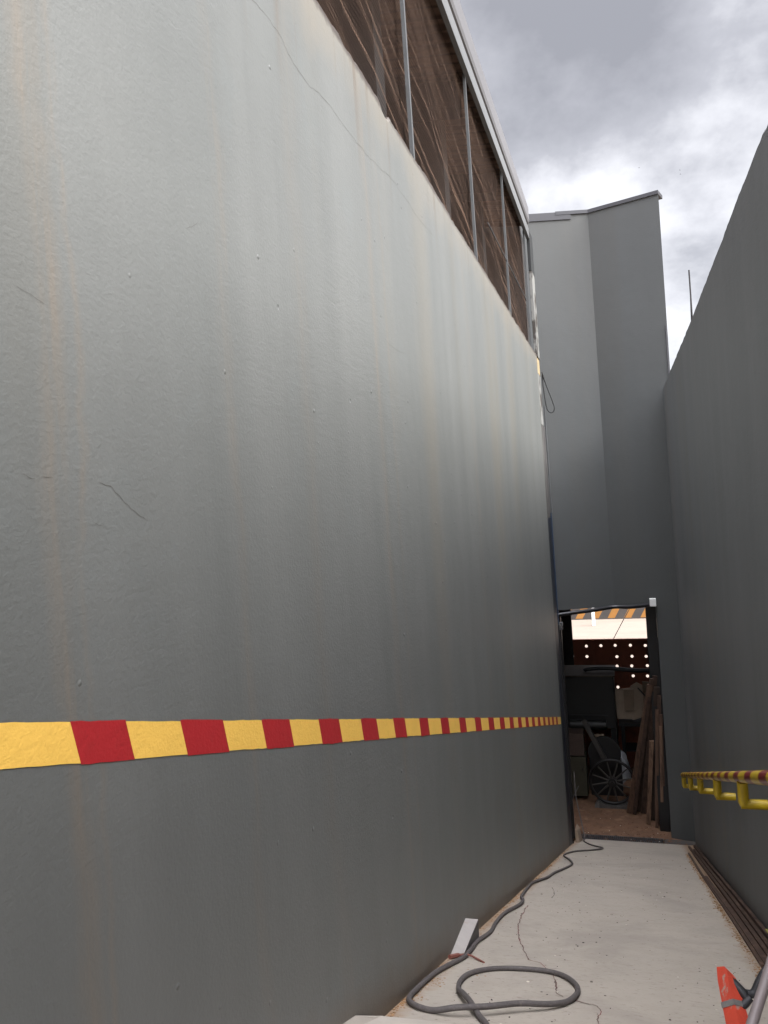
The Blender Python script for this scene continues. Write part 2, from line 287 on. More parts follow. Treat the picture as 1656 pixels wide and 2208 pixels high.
# ---------------------------------------------------------------- mesh helpers
class MB:
    def __init__(s): s.v = []; s.f = []; s.mi = []
    def add(s, vs, fs, mi=0):
        o = len(s.v); s.v += [tuple(v) for v in vs]
        for f in fs: s.f.append(tuple(o + i for i in f)); s.mi.append(mi)
        return s
    def hexa(s, p, mi=0):      # 8 points: bottom 0-3, top 4-7
        return s.add(p, [(0, 3, 2, 1), (4, 5, 6, 7), (0, 1, 5, 4), (1, 2, 6, 5), (2, 3, 7, 6), (3, 0, 4, 7)], mi)
    def box(s, a, b, mi=0):
        (x0, y0, z0), (x1, y1, z1) = a, b
        return s.hexa([(x0, y0, z0), (x1, y0, z0), (x1, y1, z0), (x0, y1, z0), (x0, y0, z1), (x1, y0, z1), (x1, y1, z1), (x0, y1, z1)], mi)
    def beam(s, p, q, w, h, up=(0, 0, 1), mi=0):
        p = Vector(p); q = Vector(q); d = (q - p).normalized(); u = Vector(up)
        if abs(d.dot(u)) > 0.98: u = Vector((1, 0, 0))
        sx = d.cross(u).normalized(); su = sx.cross(d).normalized()
        c = []
        for e in (p, q):
            for i, j in ((-1, -1), (1, -1), (1, 1), (-1, 1)): c.append(e + sx * i * w / 2 + su * j * h / 2)
        return s.add(c, [(3, 2, 1, 0), (4, 5, 6, 7), (0, 1, 5, 4), (1, 2, 6, 5), (2, 3, 7, 6), (3, 0, 4, 7)], mi)
    def tube(s, pts, r, n=10, mi=0, closed=False, cap=True):
        pts = [Vector(p) for p in pts]; m = len(pts); rings = []
        prev = None
        for i, p in enumerate(pts):
            a = pts[(i - 1) % m] if (closed or i > 0) else p; b = pts[(i + 1) % m] if (closed or i < m - 1) else p
            d = (b - a).normalized()
            if prev is None:
                u = Vector((0, 0, 1)) if abs(d.z) < 0.9 else Vector((1, 0, 0)); u = (u - d * u.dot(d)).normalized()
            else: u = (prev - d * prev.dot(d)).normalized()
            prev = u; w = d.cross(u); rr = r[i] if isinstance(r, (list, tuple)) else r
            rings.append([p + (u * math.cos(2 * math.pi * k / n) + w * math.sin(2 * math.pi * k / n)) * rr for k in range(n)])
        vs = [v for rg in rings for v in rg]; fs = []
        for i in range(m if closed else m - 1):
            j = (i + 1) % m
            for k in range(n): fs.append((i * n + k, i * n + (k + 1) % n, j * n + (k + 1) % n, j * n + k))
        if cap and not closed: fs.append(tuple(reversed(range(n)))); fs.append(tuple((m - 1) * n + k for k in range(n)))
        return s.add(vs, fs, mi)
    def build(s, name, mats, parent=None, smooth=False, bevel=0.0, origin=None):
        me = bpy.data.meshes.new(name)
        o = Vector(origin) if origin is not None else Vector((0, 0, 0))
        me.from_pydata([tuple(Vector(v) - o) for v in s.v], [], s.f)
        if not isinstance(mats, (list, tuple)): mats = [mats]
        for m in mats: me.materials.append(m)
        for p, mi in zip(me.polygons, s.mi): p.material_index = mi; p.use_smooth = smooth
        me.update()
        ob = bpy.data.objects.new(name, me); col.objects.link(ob); ob.location = o
        if parent is not None: ob.parent = parent; ob.location = o - Vector(parent.location)
        if bevel:
            b = ob.modifiers.new('bevel', 'BEVEL'); b.width = bevel; b.segments = 2; b.limit_method = 'ANGLE'
        if smooth:
            try: me.set_sharp_from_angle(angle=R(50))
            except Exception: pass
        return ob
def tag(o, label=None, cat=None, group=None, kind=None):
    if label: o['label'] = label
    if cat: o['category'] = cat
    if group: o['group'] = group
    if kind: o['kind'] = kind
    return o
def thing(name, loc, label, cat, group=None):
    o = bpy.data.objects.new(name, None); col.objects.link(o); o.location = loc; o.empty_display_size = 0.2
    return tag(o, label, cat, group)
def spline(pts, n=8, closed=False):
    P = [Vector(p) for p in pts]; out = []; m = len(P)
    for i in range(m - 1 if not closed else m):
        p0 = P[max(i - 1, 0)] if not closed else P[i - 1]; p1 = P[i]; p2 = P[(i + 1) % m]; p3 = P[min(i + 2, m - 1)] if not closed else P[(i + 2) % m]
        for k in range(n):
            t = k / n
            out.append(0.5 * ((2 * p1) + (p2 - p0) * t + (2 * p0 - 5 * p1 + 4 * p2 - p3) * t * t + (3 * p1 - p0 - 3 * p2 + p3) * t ** 3))
    if not closed: out.append(P[-1])
    return out
def fz(y): return ZC - 1.14 - 0.352 * y          # ramp surface height

# ================================================================= SETTING
b = MB(); b.add([(-1500, -1500, -0.5), (1500, -1500, -0.5), (1500, 1500, -0.5), (-1500, 1500, -0.5)], [(0, 1, 2, 3)])
tag(b.build('ground', MT['ground']), kind='structure')
b = MB(); b.box((-30, 18.9, -0.45), (30, 52, -0.25))
tag(b.build('yard_pavement', MT['ground']), kind='structure')
b = MB(); b.box((-2.4, 14.69, -0.45), (2.2, 18.7, -0.25))
tag(b.build('room_floor', MT['room_floor']), kind='structure')
# ramp (fine grid so that it is gently uneven)
b = MB(); NX, NY = 14, 150; y0, y1 = -4.0, 14.45
vs = []
for j in range(NY + 1):
    yy = y0 + (y1 - y0) * j / NY
    for i in range(NX + 1):
        xx = -1.22 + 2.06 * i / NX
        h = 0.006 * noise.noise(Vector((xx * 1.5, yy * 1.2, 3)))
        vs.append((xx, yy, min(max(fz(yy), -0.246), fz(0.4)) + h))
fs = [(j * (NX + 1) + i, j * (NX + 1) + i + 1, (j + 1) * (NX + 1) + i + 1, (j + 1) * (NX + 1) + i) for j in range(NY) for i in range(NX)]
b.add(vs, fs)
b.add([(-1.22, y0, -0.48), (0.84, y0, -0.48), (0.84, y0, fz(.4)), (-1.22, y0, fz(.4)), (-1.22, y1, -0.48), (0.84, y1, -0.48), (0.84, y1, fz(y1) - .01), (-1.22, y1, fz(y1) - .01)],
      [(0, 1, 2, 3), (5, 4, 7, 6), (1, 5, 6, 2), (4, 0, 3, 7), (0, 4, 5, 1)])
tag(b.build('ramp', MT['ramp'], smooth=True), kind='structure')

# ---------------------------------------------------------------- left wall
def ragged_wall(x_front, x_back, ya, yb, z0, ztop, amp, step=0.035, taper=None):
    b = MB(); n = int((yb - ya) / step); rows = []
    for i in range(n + 1):
        yy = ya + (yb - ya) * i / n
        zt = ztop(yy) + amp * (noise.noise(Vector((yy * 2.1, 0, 1))) + 0.55 * noise.noise(Vector((yy * 9, 4, 1))) + 0.35 * noise.noise(Vector((yy * 27, 8, 1))))
        zt -= amp * 1.4 * min(1, max(0, (noise.noise(Vector((yy * 3.3, 12, 5))) - 0.2) / 0.25))
        xf = taper(yy) if taper else x_front
        rows.append([(x_front, yy, z0), (xf, yy, zt - 0.02), (xf + (0.012 if x_back > x_front else -0.012), yy, zt), (x_back, yy, zt + 0.004), (x_back, yy, z0)])
    vs = [v for r_ in rows for v in r_]
    fl = x_back < x_front
    for i in range(n):
        for k in range(5):
            q = (i * 5 + k, i * 5 + (k + 1) % 5, (i + 1) * 5 + (k + 1) % 5, (i + 1) * 5 + k)
            b.f.append(tuple(reversed(q)) if fl else q); b.mi.append(0)
    b.v = vs
    b.f.append((0, 1, 2, 3, 4) if not fl else (4, 3, 2, 1, 0)); b.mi.append(0); b.f.append(tuple(n * 5 + k for k in ((4, 3, 2, 1, 0) if not fl else (0, 1, 2, 3, 4)))); b.mi.append(0)
    return b
left = ragged_wall(-1.2, -1.42, -3, 12.7, -0.5, lambda y: 8.385, 0.024).build('retaining_wall', MT['left'])
tag(left, 'tall grey plastered wall on the left with yellow and red band and ragged top', 'wall')
ys = [0.55, 0.82, 1.09, 1.41, 1.603, 1.839, 2.066, 2.315, 2.53, 2.794, 3.01, 3.275, 3.494, 3.757, 3.962, 4.245, 4.438, 4.742, 4.953, 5.269, 5.481, 5.811, 6.047, 6.364]
while ys[-1] < 12.3: ys.append(ys[-1] + (0.25 if len(ys) % 2 == 0 else 0.30))
ys[-1] = 12.62
b = MB(); flipv = 0
for k in range(len(ys) - 1):
    a, c = ys[k], ys[k + 1]; red = 1 if (k % 2 == 1) else 0
    n = max(3, int((c - a) / 0.03)); vs = []; dx = 0.0
    for i in range(n + 1):
        yy = a + (c - a) * i / n
        zt = 5.969 - 0.2738 * yy + 0.0025 * noise.noise(Vector((yy * 5, k * 3.1, 2))) + 0.003 * noise.noise(Vector((yy * 30, 1, 2))) + (0.0025 if red else 0)
        zb = 5.872 - 0.2757 * yy + 0.0025 * noise.noise(Vector((yy * 5, k * 3.1, 7))) + 0.003 * noise.noise(Vector((yy * 30, 5, 2))) - (0.0025 if red else 0)
        vs += [(-1.1985, yy, zt), (-1.1985, yy + 0.026, zb)]
    # slanted ends: the whole stripe leans a little towards the foot of the ramp
    b.add(vs, [(2 * i, 2 * i + 1, 2 * i + 3, 2 * i + 2) for i in range(n)], red)
b.build('painted_band', [MT['yellow'], MT['red']], left)
def wall_crack(pts, w, seed=1):
    b = MB(); P = spline(pts, 10); vs = []
    for i, p in enumerate(P):
        d = (P[min(i + 1, len(P) - 1)] - P[max(i - 1, 0)]).normalized(); nrm = Vector((0, -d.z, d.y))
        j = 0.012 * noise.noise(Vector((p.y * 9, p.z * 9, seed))) + 0.006 * noise.noise(Vector((p.y * 40, p.z * 40, seed)))
        ww = w * (0.35 + 0.9 * abs(noise.noise(Vector((p.y * 7, seed, 0)))) + 0.3) * min(1, i / 6 + .1, (len(P) - 1 - i) / 6 + .1)
        c = p + nrm * j; vs += [c + nrm * ww / 2, c - nrm * ww / 2]
    b.add(vs, [(2 * i, 2 * i + 1, 2 * i + 3, 2 * i + 2) for i in range(len(P) - 1)])
    return b
X = -1.1992
CW = 0.65
for k, (pts, w) in enumerate([
    ([(X, 2.2, 7.93), (X, 2.57, 7.94), (X, 2.85, 7.94), (X, 2.96, 7.905), (X, 3.15, 7.89), (X, 3.35, 7.92), (X, 3.6, 7.92), (X, 3.88, 7.92), (X, 4.16, 7.94), (X, 4.49, 7.985), (X, 5.03, 7.96), (X, 5.6, 7.98)], 0.0028),
    ([(X, 2.04, 6.89), (X, 2.08, 6.907), (X, 2.13, 6.935)], 0.0018),
    ([(X, 1.33, 6.53), (X, 1.36, 6.52), (X, 1.39, 6.51), (X, 1.43, 6.505)], 0.0018),
    ([(X, 1.32, 6.13), (X, 1.355, 6.122)], 0.003), ([(X, 1.375, 6.12), (X, 1.41, 6.118)], 0.003),
    ([(X, 1.56, 6.12), (X, 1.60, 6.11), (X, 1.63, 6.09), (X, 1.67, 6.07), (X, 1.71, 6.04), (X, 1.75, 6.02)], 0.003),
    ([(X, 1.53, 6.02), (X, 1.57, 6.01)], 0.0025), ([(X, 4.05, 6.95), (X, 4.3, 6.93), (X, 4.5, 6.95)], 0.002)]):
    o = wall_crack(pts, w * CW, k).build('crack', MT['crack'], left)

# ---------------------------------------------------------------- right wall
rt = ragged_wall(0.82, 1.02, -3, 14.60, -0.5, lambda y: 7.88, 0.012, 0.08, taper=lambda y: 0.82 - 0.035 * max(0, (y - 9) / 5.5)).build('boundary_wall', MT['right'])
tag(rt, 'tall plain dark grey wall on the right behind the handrail', 'wall')
# handrail
hr = thing('handrail', (0.65, 9, 2.8), 'sloping tubular handrail banded yellow and red on the right wall', 'handrail')
def hz(y): return 6.0 - 0.3449 * y
b = MB(); y = 2.2; k = 0
segs = []
while y < 13.78:
    L = 0.34 if k % 2 == 0 else 0.28
    segs.append((y, min(y + L, 13.8), k % 2)); y += L; k += 1
for a, c, m_ in segs: b.tube([(0.65, a, hz(a)), (0.65, c, hz(c))], 0.040, 14, m_, cap=False)
b.tube([(0.65, 13.8, hz(13.8)), (0.65, 13.805, hz(13.805))], 0.040, 14, 0)
b.build('rail', [MT['rail_yellow'], MT['rail_red']], hr, smooth=True)
for yy in (13.6, 11.79, 9.83, 7.64, 5.75, 3.75):
    zt = hz(yy) - 0.035; zb = hz(yy) - 0.185
    b = MB(); b.tube([(0.65, yy, zt), (0.65, yy, zb + 0.012), (0.657, yy, zb)], 0.036, 12)
    b.tube([(0.632, yy, zb), (0.80, yy, zb)], 0.034, 12)
    br = b.build('bracket', MT['rail_yellow'], hr, smooth=True)
    b = MB(); b.box((0.800, yy - 0.034, zb - 0.048), (0.8205, yy + 0.034, zb + 0.048)); b.build('wall_plate', MT['rail_yellow'], br, bevel=0.004)
# thin stay wires above right wall
b = MB(); b.tube([(0.92, 9.98, 7.85), (0.92, 10.0, 8.66)], 0.009, 6); b.tube([(0.92, 10.17, 7.85), (0.92, 10.0, 8.35), (0.92, 9.995, 8.66)], 0.008, 6)
tag(b.build('antenna_rod', MT['purlin']), 'thin forked dark rod sticking up above the right wall', 'rod')

# ---------------------------------------------------------------- tower / end building
tw = thing('end_building', (0, 15, 0), 'tall grey rendered building closing the end of the ramp with a doorway below', 'building')
TZ = 11.36; LZ = 3.95
Lp = Vector((-3.2, 14.05)); Fp = Vector((-0.308, 14.98)); Rp = Vector((0.925, 14.62))
def wallseg(b, p, q, z0, z1, th=0.22):
    d = (q - p).normalized(); nrm = Vector((-d.y, d.x)) * th
    b.hexa([(p.x, p.y, z0), (q.x, q.y, z0), (q.x + nrm.x, q.y + nrm.y, z0), (p.x + nrm.x, p.y + nrm.y, z0),
            (p.x, p.y, z1), (q.x, q.y, z1), (q.x + nrm.x, q.y + nrm.y, z1), (p.x + nrm.x, p.y + nrm.y, z1)])
def lerp(p, q, t): return p + (q - p) * t
b = MB()
# one folded shell: outer line Lp-Fp-Rp, inner line offset
In = [Vector((-3.28, 14.27)), Vector((-0.313, 15.225)), Vector((0.925, 14.86))]
Out = [Lp, Fp, Rp]
def shell(b, idx, z0, z1):
    n = len(idx)
    vs = [(*o, z0) for o, i in idx] + [(*i, z0) for o, i in idx] + [(*o, z1) for o, i in idx] + [(*i, z1) for o, i in idx]
    fs = []
    for k in range(n - 1):
        fs += [(k, k + 1, 2 * n + k + 1, 2 * n + k), (n + k + 1, n + k, 3 * n + k, 3 * n + k + 1), (2 * n + k, 2 * n + k + 1, 3 * n + k + 1, 3 * n + k), (k + 1, k, n + k, n + k + 1)]
    fs += [(0, 2 * n, 3 * n, n), (n - 1, 2 * n - 1, 4 * n - 1, 3 * n - 1)]
    b.add(vs, fs)
shell(b, list(zip(Out, In)), LZ, TZ)
# pier right of the doorway, and the left one hidden by the steel jamb
tR = 0.60
shell(b, [(lerp(Fp, Rp, tR), lerp(In[1], In[2], tR)), (Rp, In[2])], -0.5, LZ)
shell(b, [(Lp, In[0]), (lerp(Lp, Fp, 0.60), lerp(In[0], In[1], 0.60))], -0.5, LZ)
# return wall going back along the right edge
b.hexa([(0.715, 14.95, -0.5), (0.925, 14.865, -0.5), (0.98, 18.6, -0.5), (0.77, 18.6, -0.5), (0.715, 14.95, TZ), (0.925, 14.865, TZ), (0.98, 18.6, TZ), (0.77, 18.6, TZ)])
b.build('wall', MT['tower'], tw)
b = MB()
def cop(b, p, q, z0, z1, out, th=0.30):
    d = (q - p).normalized(); n_ = Vector((d.y, -d.x)); a = p + n_ * out; c = q + n_ * out; e = q - n_ * th; g = p - n_ * th
    b.hexa([(a.x, a.y, z0), (c.x, c.y, z0), (e.x, e.y, z0), (g.x, g.y, z0), (a.x, a.y, z1), (c.x, c.y, z1), (e.x, e.y, z1), (g.x, g.y, z1)])
m1 = lerp(Lp, Fp, 0.80); m2 = lerp(Lp, Fp, 0.893)
cop(b, Lp, m2, TZ - 0.135, TZ + 0.006, 0.018)
b.build('coping', MT['coping'], tw)
b = MB(); cop(b, m1, Fp, TZ - 0.045, TZ + 0.02, 0.024); cop(b, Fp + Vector((0.006, 0)), Rp, TZ - 0.045, TZ + 0.02, 0.024)
b.build('coping', MT['coping'], tw)
# room shell: side walls and ceiling, roof slab
b = MB()
b.box((-2.05, 14.95, -0.45), (-1.62, 18.6, 4.35)); b.box((-1.62, 18.45, -0.25), (-1.36, 18.6, 4.34)); b.box((2.0, 15.0, -0.45), (2.2, 18.6, 4.36))
b.hexa([(-2.0, 15.0, 4.36), (2.2, 15.36, 4.36), (2.2, 18.75, 4.36), (-2.0, 18.75, 4.36), (-2.0, 15.0, 4.6), (2.2, 15.36, 4.6), (2.2, 18.75, 4.6), (-2.0, 18.75, 4.6)])
b.build('room_shell', MT['room_wall'], tw)
# conduits on the outer right edge of the tower
b = MB(); b.tube([(0.90, 14.59, 7.7), (0.90, 14.59, 8.98)], 0.012, 6); 
b.build('conduit', MT['coping'], tw)

# ---------------------------------------------------------------- door frame
df = thing('door_frame', (-0.4, 14.8, 0), 'black pipe door frame with white capped post and no door', 'door frame')
b = MB(); b.tube(spline([(-1.30, 14.48, 3.89), (-1.0, 14.60, 3.91), (-0.6, 14.77, 3.93), (-0.30, 14.90, 3.955), (0.0, 14.83, 3.955), (0.38, 14.72, 4.01)], 5), 0.037, 10)
b.build('header_pipe', MT['black_gloss'], df, smooth=True)
b = MB(); b.box((0.245, 15.03, -0.25), (0.43, 15.12, 3.945)); b.build('post', MT['black'], df, bevel=0.006)
b = MB(); b.box((0.32, 14.62, 3.98), (0.43, 14.73, 4.12)); b.build('post_cap', MT['white'], df, bevel=0.01)
b = MB(); b.box((-1.43, 14.50, -0.25), (-1.26, 14.62, 3.88)); b.build('post', MT['black'], df, bevel=0.006)
b = MB(); b.box((-1.30, 14.42, 3.62), (-1.22, 14.49, 3.76)); b.build('junction_box', MT['steel_post'], df, bevel=0.006)

# steel jamb closing the end of the left wall
jb = thing('steel_jamb', (-1.2, 13, 0), 'narrow weathered steel jamb at the end of the left wall, dark blue below and flaking white above', 'jamb')
def strip(name, za, zb, ya, yb, mat, xo=-1.2, w=0.05):
    b = MB(); b.box((xo - w, 12.72, za), (xo, yb, zb)); return b.build(name, mat, jb, bevel=0.004)
strip('lower_plate', -0.25, 5.72, 12.72, 13.30, MT['blue_steel'])
b = MB(); b.box((-1.215, 13.305, 3.9), (-1.185, 13.34, 5.80)); b.build('edge_strip', MT['blue_edge'], jb)
b = MB(); b.box((-1.215, 13.305, -0.2), (-1.185, 13.33, 3.885)); b.build('edge_strip', MT['black'], jb)
strip('middle_plate', 5.725, 7.25, 12.72, 13.26, MT['rusty'])
b = MB(); b.tube([(-1.18, 13.31, 5.8), (-1.18, 13.24, 7.6)], 0.012, 6); b.build('edge_tube', MT['steel_post'], jb)
strip('upper_plate', 7.255, 8.08, 12.72, 13.1, MT['flaky'])
strip('filler_patch', 8.085, 8.34, 12.72, 13.06, MT['cream'])
strip('top_plate', 8.36, 9.75, 12.74, 13.10, MT['flaky'], xo=-1.19)
strip('top_plate', 9.755, 10.42, 12.74, 13.16, MT['grey_truss'], xo=-1.19)
b = MB(); b.tube(spline([(-1.17, 13.07, 8.15), (-1.12, 13.12, 7.95), (-1.03, 13.15, 7.65), (-1.01, 13.15, 7.53), (-1.06, 13.14, 7.47), (-1.13, 13.13, 7.55), (-1.16, 13.11, 7.85), (-1.17, 13.10, 8.1)], 6), 0.011, 8)
tag(b.build('cable_loop', MT['cable_black'], smooth=True), 'black cable loop hanging from the steel jamb near the wall top', 'cable')
b = MB(); b.tube(spline([(-1.20, 13.36, 3.92), (-1.16, 13.4, 3.85), (-1.15, 13.5, 3.80)], 4), 0.01, 6); b.build('tie_wire', MT['steel_clip'], jb, smooth=True)

# ---------------------------------------------------------------- screened gallery and roof on the left
sc = thing('netting_screen', (-1.28, 6, 8.4), 'brown shade netting stretched on grey posts above the left wall', 'netting')
b = MB(); ny, nz = 150, 14; vs = []
for j in range(ny + 1):
    yy = -3 + 15.9 * j / ny
    for i in range(nz + 1):
        t = i / nz; zz_ = 8.27 + t * 2.04
        s_ = math.sin(math.pi * t) * 0.015
        off = s_ * (math.sin((yy + t * 1.2) * 4.1) + 0.5 * math.sin((yy * 1.7 + t * 2.5) * 6.3))
        vs.append((-1.30 + off, yy, zz_))
b.add(vs, [(j * (nz + 1) + i, (j + 1) * (nz + 1) + i, (j + 1) * (nz + 1) + i + 1, j * (nz + 1) + i + 1) for j in range(ny) for i in range(nz)])
b.build('netting', MT['net'], sc, smooth=True)
for yy in (-2.05, 0.37, 2.79, 5.22, 7.64, 10.05, 12.40):
    b = MB(); b.box((-1.262, yy - 0.017, 8.36), (-1.236, yy + 0.017, 10.3)); b.build('post', MT['steel_post'], sc)
b = MB(); b.tube([(-1.25, 8.6, 9.14), (-1.25, 12.2, 9.14)], 0.007, 6); b.build('tie_wire', MT['steel_post'], sc)

rf = thing('gallery_roof', (-1.2, 5, 10.3), 'flat gallery roof with pale fascia and brown corrugated underside over the netting', 'roof')
b = MB(); b.box((-1.245, -3, 10.27), (-1.195, 12.72, 10.44)); b.build('fascia', MT['fascia'], rf, bevel=0.004)
b = MB(); b.box((-1.245, -3, 10.445), (-1.215, 12.72, 10.475)); b.build('shadow_gap', MT['dark'], rf)
b = MB(); b.box((-1.30, -3, 10.48), (-1.175, 12.72, 10.80)); b.build('flashing', MT['fascia_white'], rf, bevel=0.05)
b = MB()
vs = []; ny = 330
for j in range(ny + 1):
    yy = -3 + 15.7 * j / ny; dz = 0.018 * math.sin(yy * 2 * math.pi / 0.19)
    vs += [(-1.30, yy, 10.50 + dz), (-6.4, yy, 11.25 + dz)]
b.add(vs, [(2 * j, 2 * j + 1, 2 * j + 3, 2 * j + 2) for j in range(ny)])
b.add([(-1.30, -3, 10.62), (-6.4, -3, 11.4), (-6.4, 12.7, 11.4), (-1.30, 12.7, 10.62)], [(3, 2, 1, 0)])
b.build('corrugated_sheet', MT['corr'], rf, smooth=True)
for yy in (-1.5, 0.9, 3.3, 5.7, 8.1, 10.5):
    b = MB(); b.beam((-1.40, yy, 10.30), (-6.3, yy, 11.02), 0.30, 0.26); b.build('beam', MT['black'], rf)
for xx, zz_ in ((-2.1, 10.42), (-3.9, 10.72)):
    b = MB(); b.beam((xx, -3, zz_), (xx, 12.6, zz_), 0.20, 0.14); b.build('purlin', MT['grey_truss'], rf)
gl = thing('gallery', (-3.5, 5, -0.5), 'brown walled gallery seen dimly behind the netting above the left wall', 'building')
b = MB(); b.box((-6.6, -3, -0.5), (-6.4, 12.9, 11.3)); b.hexa([(-6.4, -3.2, -0.5), (-1.34, -3.2, -0.5), (-1.34, -3.0, -0.5), (-6.4, -3.0, -0.5), (-6.4, -3.2, 11.3), (-1.34, -3.2, 10.56), (-1.34, -3.0, 10.56), (-6.4, -3.0, 11.3)]); b.build('wall', MT['corr'], gl)
b = MB(); b.hexa([(-6.4, 12.75, -0.5), (-1.34, 12.75, -0.5), (-1.34, 12.9, -0.5), (-6.4, 12.9, -0.5), (-6.4, 12.75, 11.3), (-1.34, 12.75, 10.56), (-1.34, 12.9, 10.56), (-6.4, 12.9, 11.3)]); b.build('wall', MT['room_wall'], gl)
b = MB(); b.box((-6.4, -3, 7.4), (-1.44, 12.72, 7.6)); b.build('floor_slab', MT['room_wall'], gl)
for yy in (1.2, 3.65, 6.15, 8.7, 11.2):
    b = MB(); b.box((-1.95, yy - 0.13, 7.6), (-1.70, yy + 0.13, 10.5)); b.build('column', MT['grey_truss'], gl)

# ================================================================= BEHIND THE DOORWAY
# perforated sheet on the yard side
pt = thing('perforated_panel', (-0.4, 18.5, -0.25), 'rust brown sheet panel dotted with round holes at the back of the workshop', 'panel')
hx = [-1.385, -1.06, -0.73, -0.40, -0.065, 0.26, 0.59, 0.92]; hzz = [2.57, 2.32, 2.10, 1.86, 1.60, 1.37, 1.1, 0.85]
missing = {(2, 1), (1, 2), (2, 2), (1, 3), (2, 3), (3, 3), (2, 5), (3, 5), (5, 5), (0, 3)}
b = MB()
xe = [-1.62] + [(hx[i] + hx[i + 1]) / 2 for i in range(7)] + [1.1]
ze = [2.715] + [(hzz[i] + hzz[i + 1]) / 2 for i in range(7)] + [-0.25]
for j in range(8):
    for i in range(8):
        x0, x1, z1_, z0_ = xe[i], xe[i + 1], ze[j], ze[j + 1]
        if j == 0:
            pass
        P = [(x0, z0_), (x1, z0_), (x1, z1_), (x0, z1_)]
        if (i, j) in missing or j > 5:
            b.add([(p[0], 18.5, p[1]) for p in P], [(0, 1, 2, 3)]); continue
        cx = hx[i] + random.uniform(-.012, .012); cz = hzz[j] + random.uniform(-.012, .012); r_ = 0.033
        n = 24; cyc = []; out = []
        for k in range(n):
            a = 2 * math.pi * k / n + math.pi / 4 * 5
            cyc.append((cx + r_ * math.cos(a), 18.5, cz + r_ * math.sin(a)))
            side = k * 4 // n; t = (k * 4 / n) - side; A = P[side]; B = P[(side + 1) % 4]
            out.append((A[0] + (B[0] - A[0]) * t, 18.5, A[1] + (B[1] - A[1]) * t))
        b.add(cyc + out, [(k, (k + 1) % n, n + (k + 1) % n, n + k) for k in range(n)])
o = b.build('sheet', MT['panel'], pt)
s_ = o.modifiers.new('solid', 'SOLIDIFY'); s_.thickness = 0.004
for xx in (-0.9, -0.24, 0.42):
    b = MB(); b.box((xx - 0.02, 18.44, -0.25), (xx + 0.02, 18.49, 2.70)); b.build('batten', MT['panel'], pt)
for z_ in (2.70,):
    b = MB(); b.box((-1.62, 18.47, z_ - 0.01), (1.1, 18.53, z_ + 0.02)); b.build('top_rail', MT['panel'], pt)

# outside the yard
kb = thing('hazard_kerb', (0, 41, -0.25), 'low yard barrier painted with slanted orange yellow and black stripes', 'barrier')
b = MB(); b.box((-14, 41.0, -0.25), (14, 41.35, 0.75)); b.build('block', MT['haz_black'], kb, bevel=0.02)
b = MB(); x_ = -14.0
while x_ < 13:
    w_ = 0.36
    b.add([(x_, 40.996, -0.2), (x_ + w_, 40.996, -0.2), (x_ + w_ + 0.52, 40.996, 0.74), (x_ + 0.52, 40.996, 0.74)], [(0, 1, 2, 3)]); x_ += 0.80
b.build('stripe', MT['haz_yellow'], kb)
b = MB(); b.box((-1.88, 38.9, -0.25), (-1.73, 39.05, 1.2)); tag(b.build('bollard', MT['white'], bevel=0.02), 'white upright post standing before the striped barrier', 'post')
b = MB(); b.tube([(0.02, 25, 2.62), (-0.28, 25, 2.12), (-0.66, 25, 1.45)], 0.012, 6)
b.tube([(0.02, 25, 2.62), (0.6, 25, 3.6), (1.4, 25, 4.9)], 0.012, 6)
b.tube([(-0.66, 25, 1.45), (-1.6, 25, -0.1)], 0.012, 6)
tag(b.build('slanting_wire', MT['cable_black']), 'thin dark wire slanting across the bright yard', 'wire')
b = MB(); b.box((-2.8, 30.5, -0.25), (-2.0, 31.2, 0.06)); b.box((-2.5, 30.6, .06), (-2.2, 31.0, .16))
tag(b.build('rubble_block', MT['haz_black'], bevel=0.03), 'low grey rubble block lying in the yard behind the panel', 'rubble')

# machine cabinet
mc = thing('machine_cabinet', (-1.0, 17.2, -0.25), 'large dark machine cabinet with dusty brown top at the left of the workshop', 'cabinet')
b = MB(); b.box((-1.58, 16.9, 1.10), (-0.46, 17.9, 2.20)); b.build('body', MT['charcoal'], mc, bevel=0.012)
b = MB(); b.box((-1.60, 16.86, 2.203), (-0.43, 17.95, 2.235)); b.build('top', MT['machine_top'], mc)
b = MB(); b.box((-1.42, 16.87, 1.36), (-0.62, 16.897, 1.39)); b.build('ledge', MT['black'], mc)
b = MB(); b.tube([(-1.40, 16.82, 1.20), (-0.66, 16.82, 1.20)], 0.10, 14); b.build('drum', MT['charcoal'], mc, smooth=True)
b = MB(); b.box((-0.58, 16.95, -0.25), (-0.46, 17.85, 1.095)); b.build('leg', MT['charcoal'], mc)
b = MB(); b.box((-1.58, 16.95, -0.25), (-1.46, 17.85, 1.095)); b.build('leg', MT['charcoal'], mc)
for z_ in (1.02, 0.975):
    b = MB(); b.box((-1.36, 16.80, z_), (-1.22, 16.83, z_ + 0.02)); b.build('label_strip', MT['white'], mc)
b = MB(); b.box((-0.93, 16.85, 0.86), (-0.72, 16.9, 0.99)); b.build('plate', MT['card_dark'], mc)
# drawers
dr_ = thing('side_cupboard', (-1.35, 16.4, -0.25), 'brown over olive cupboard standing left of the spoked wheel', 'cupboard')
b = MB(); b.box((-1.60, 16.36, 0.68), (-1.12, 16.78, 1.14)); b.build('upper_drawer', MT['wood_brown'], dr_, bevel=0.006)
b = MB(); b.box((-1.60, 16.34, -0.15), (-1.10, 16.78, 0.655)); b.build('lower_door', MT['wood_olive'], dr_, bevel=0.006)
b = MB(); b.tube([(-1.17, 16.33, 0.42), (-1.17, 16.30, 0.42)], 0.018, 8); b.build('knob', MT['black'], dr_)

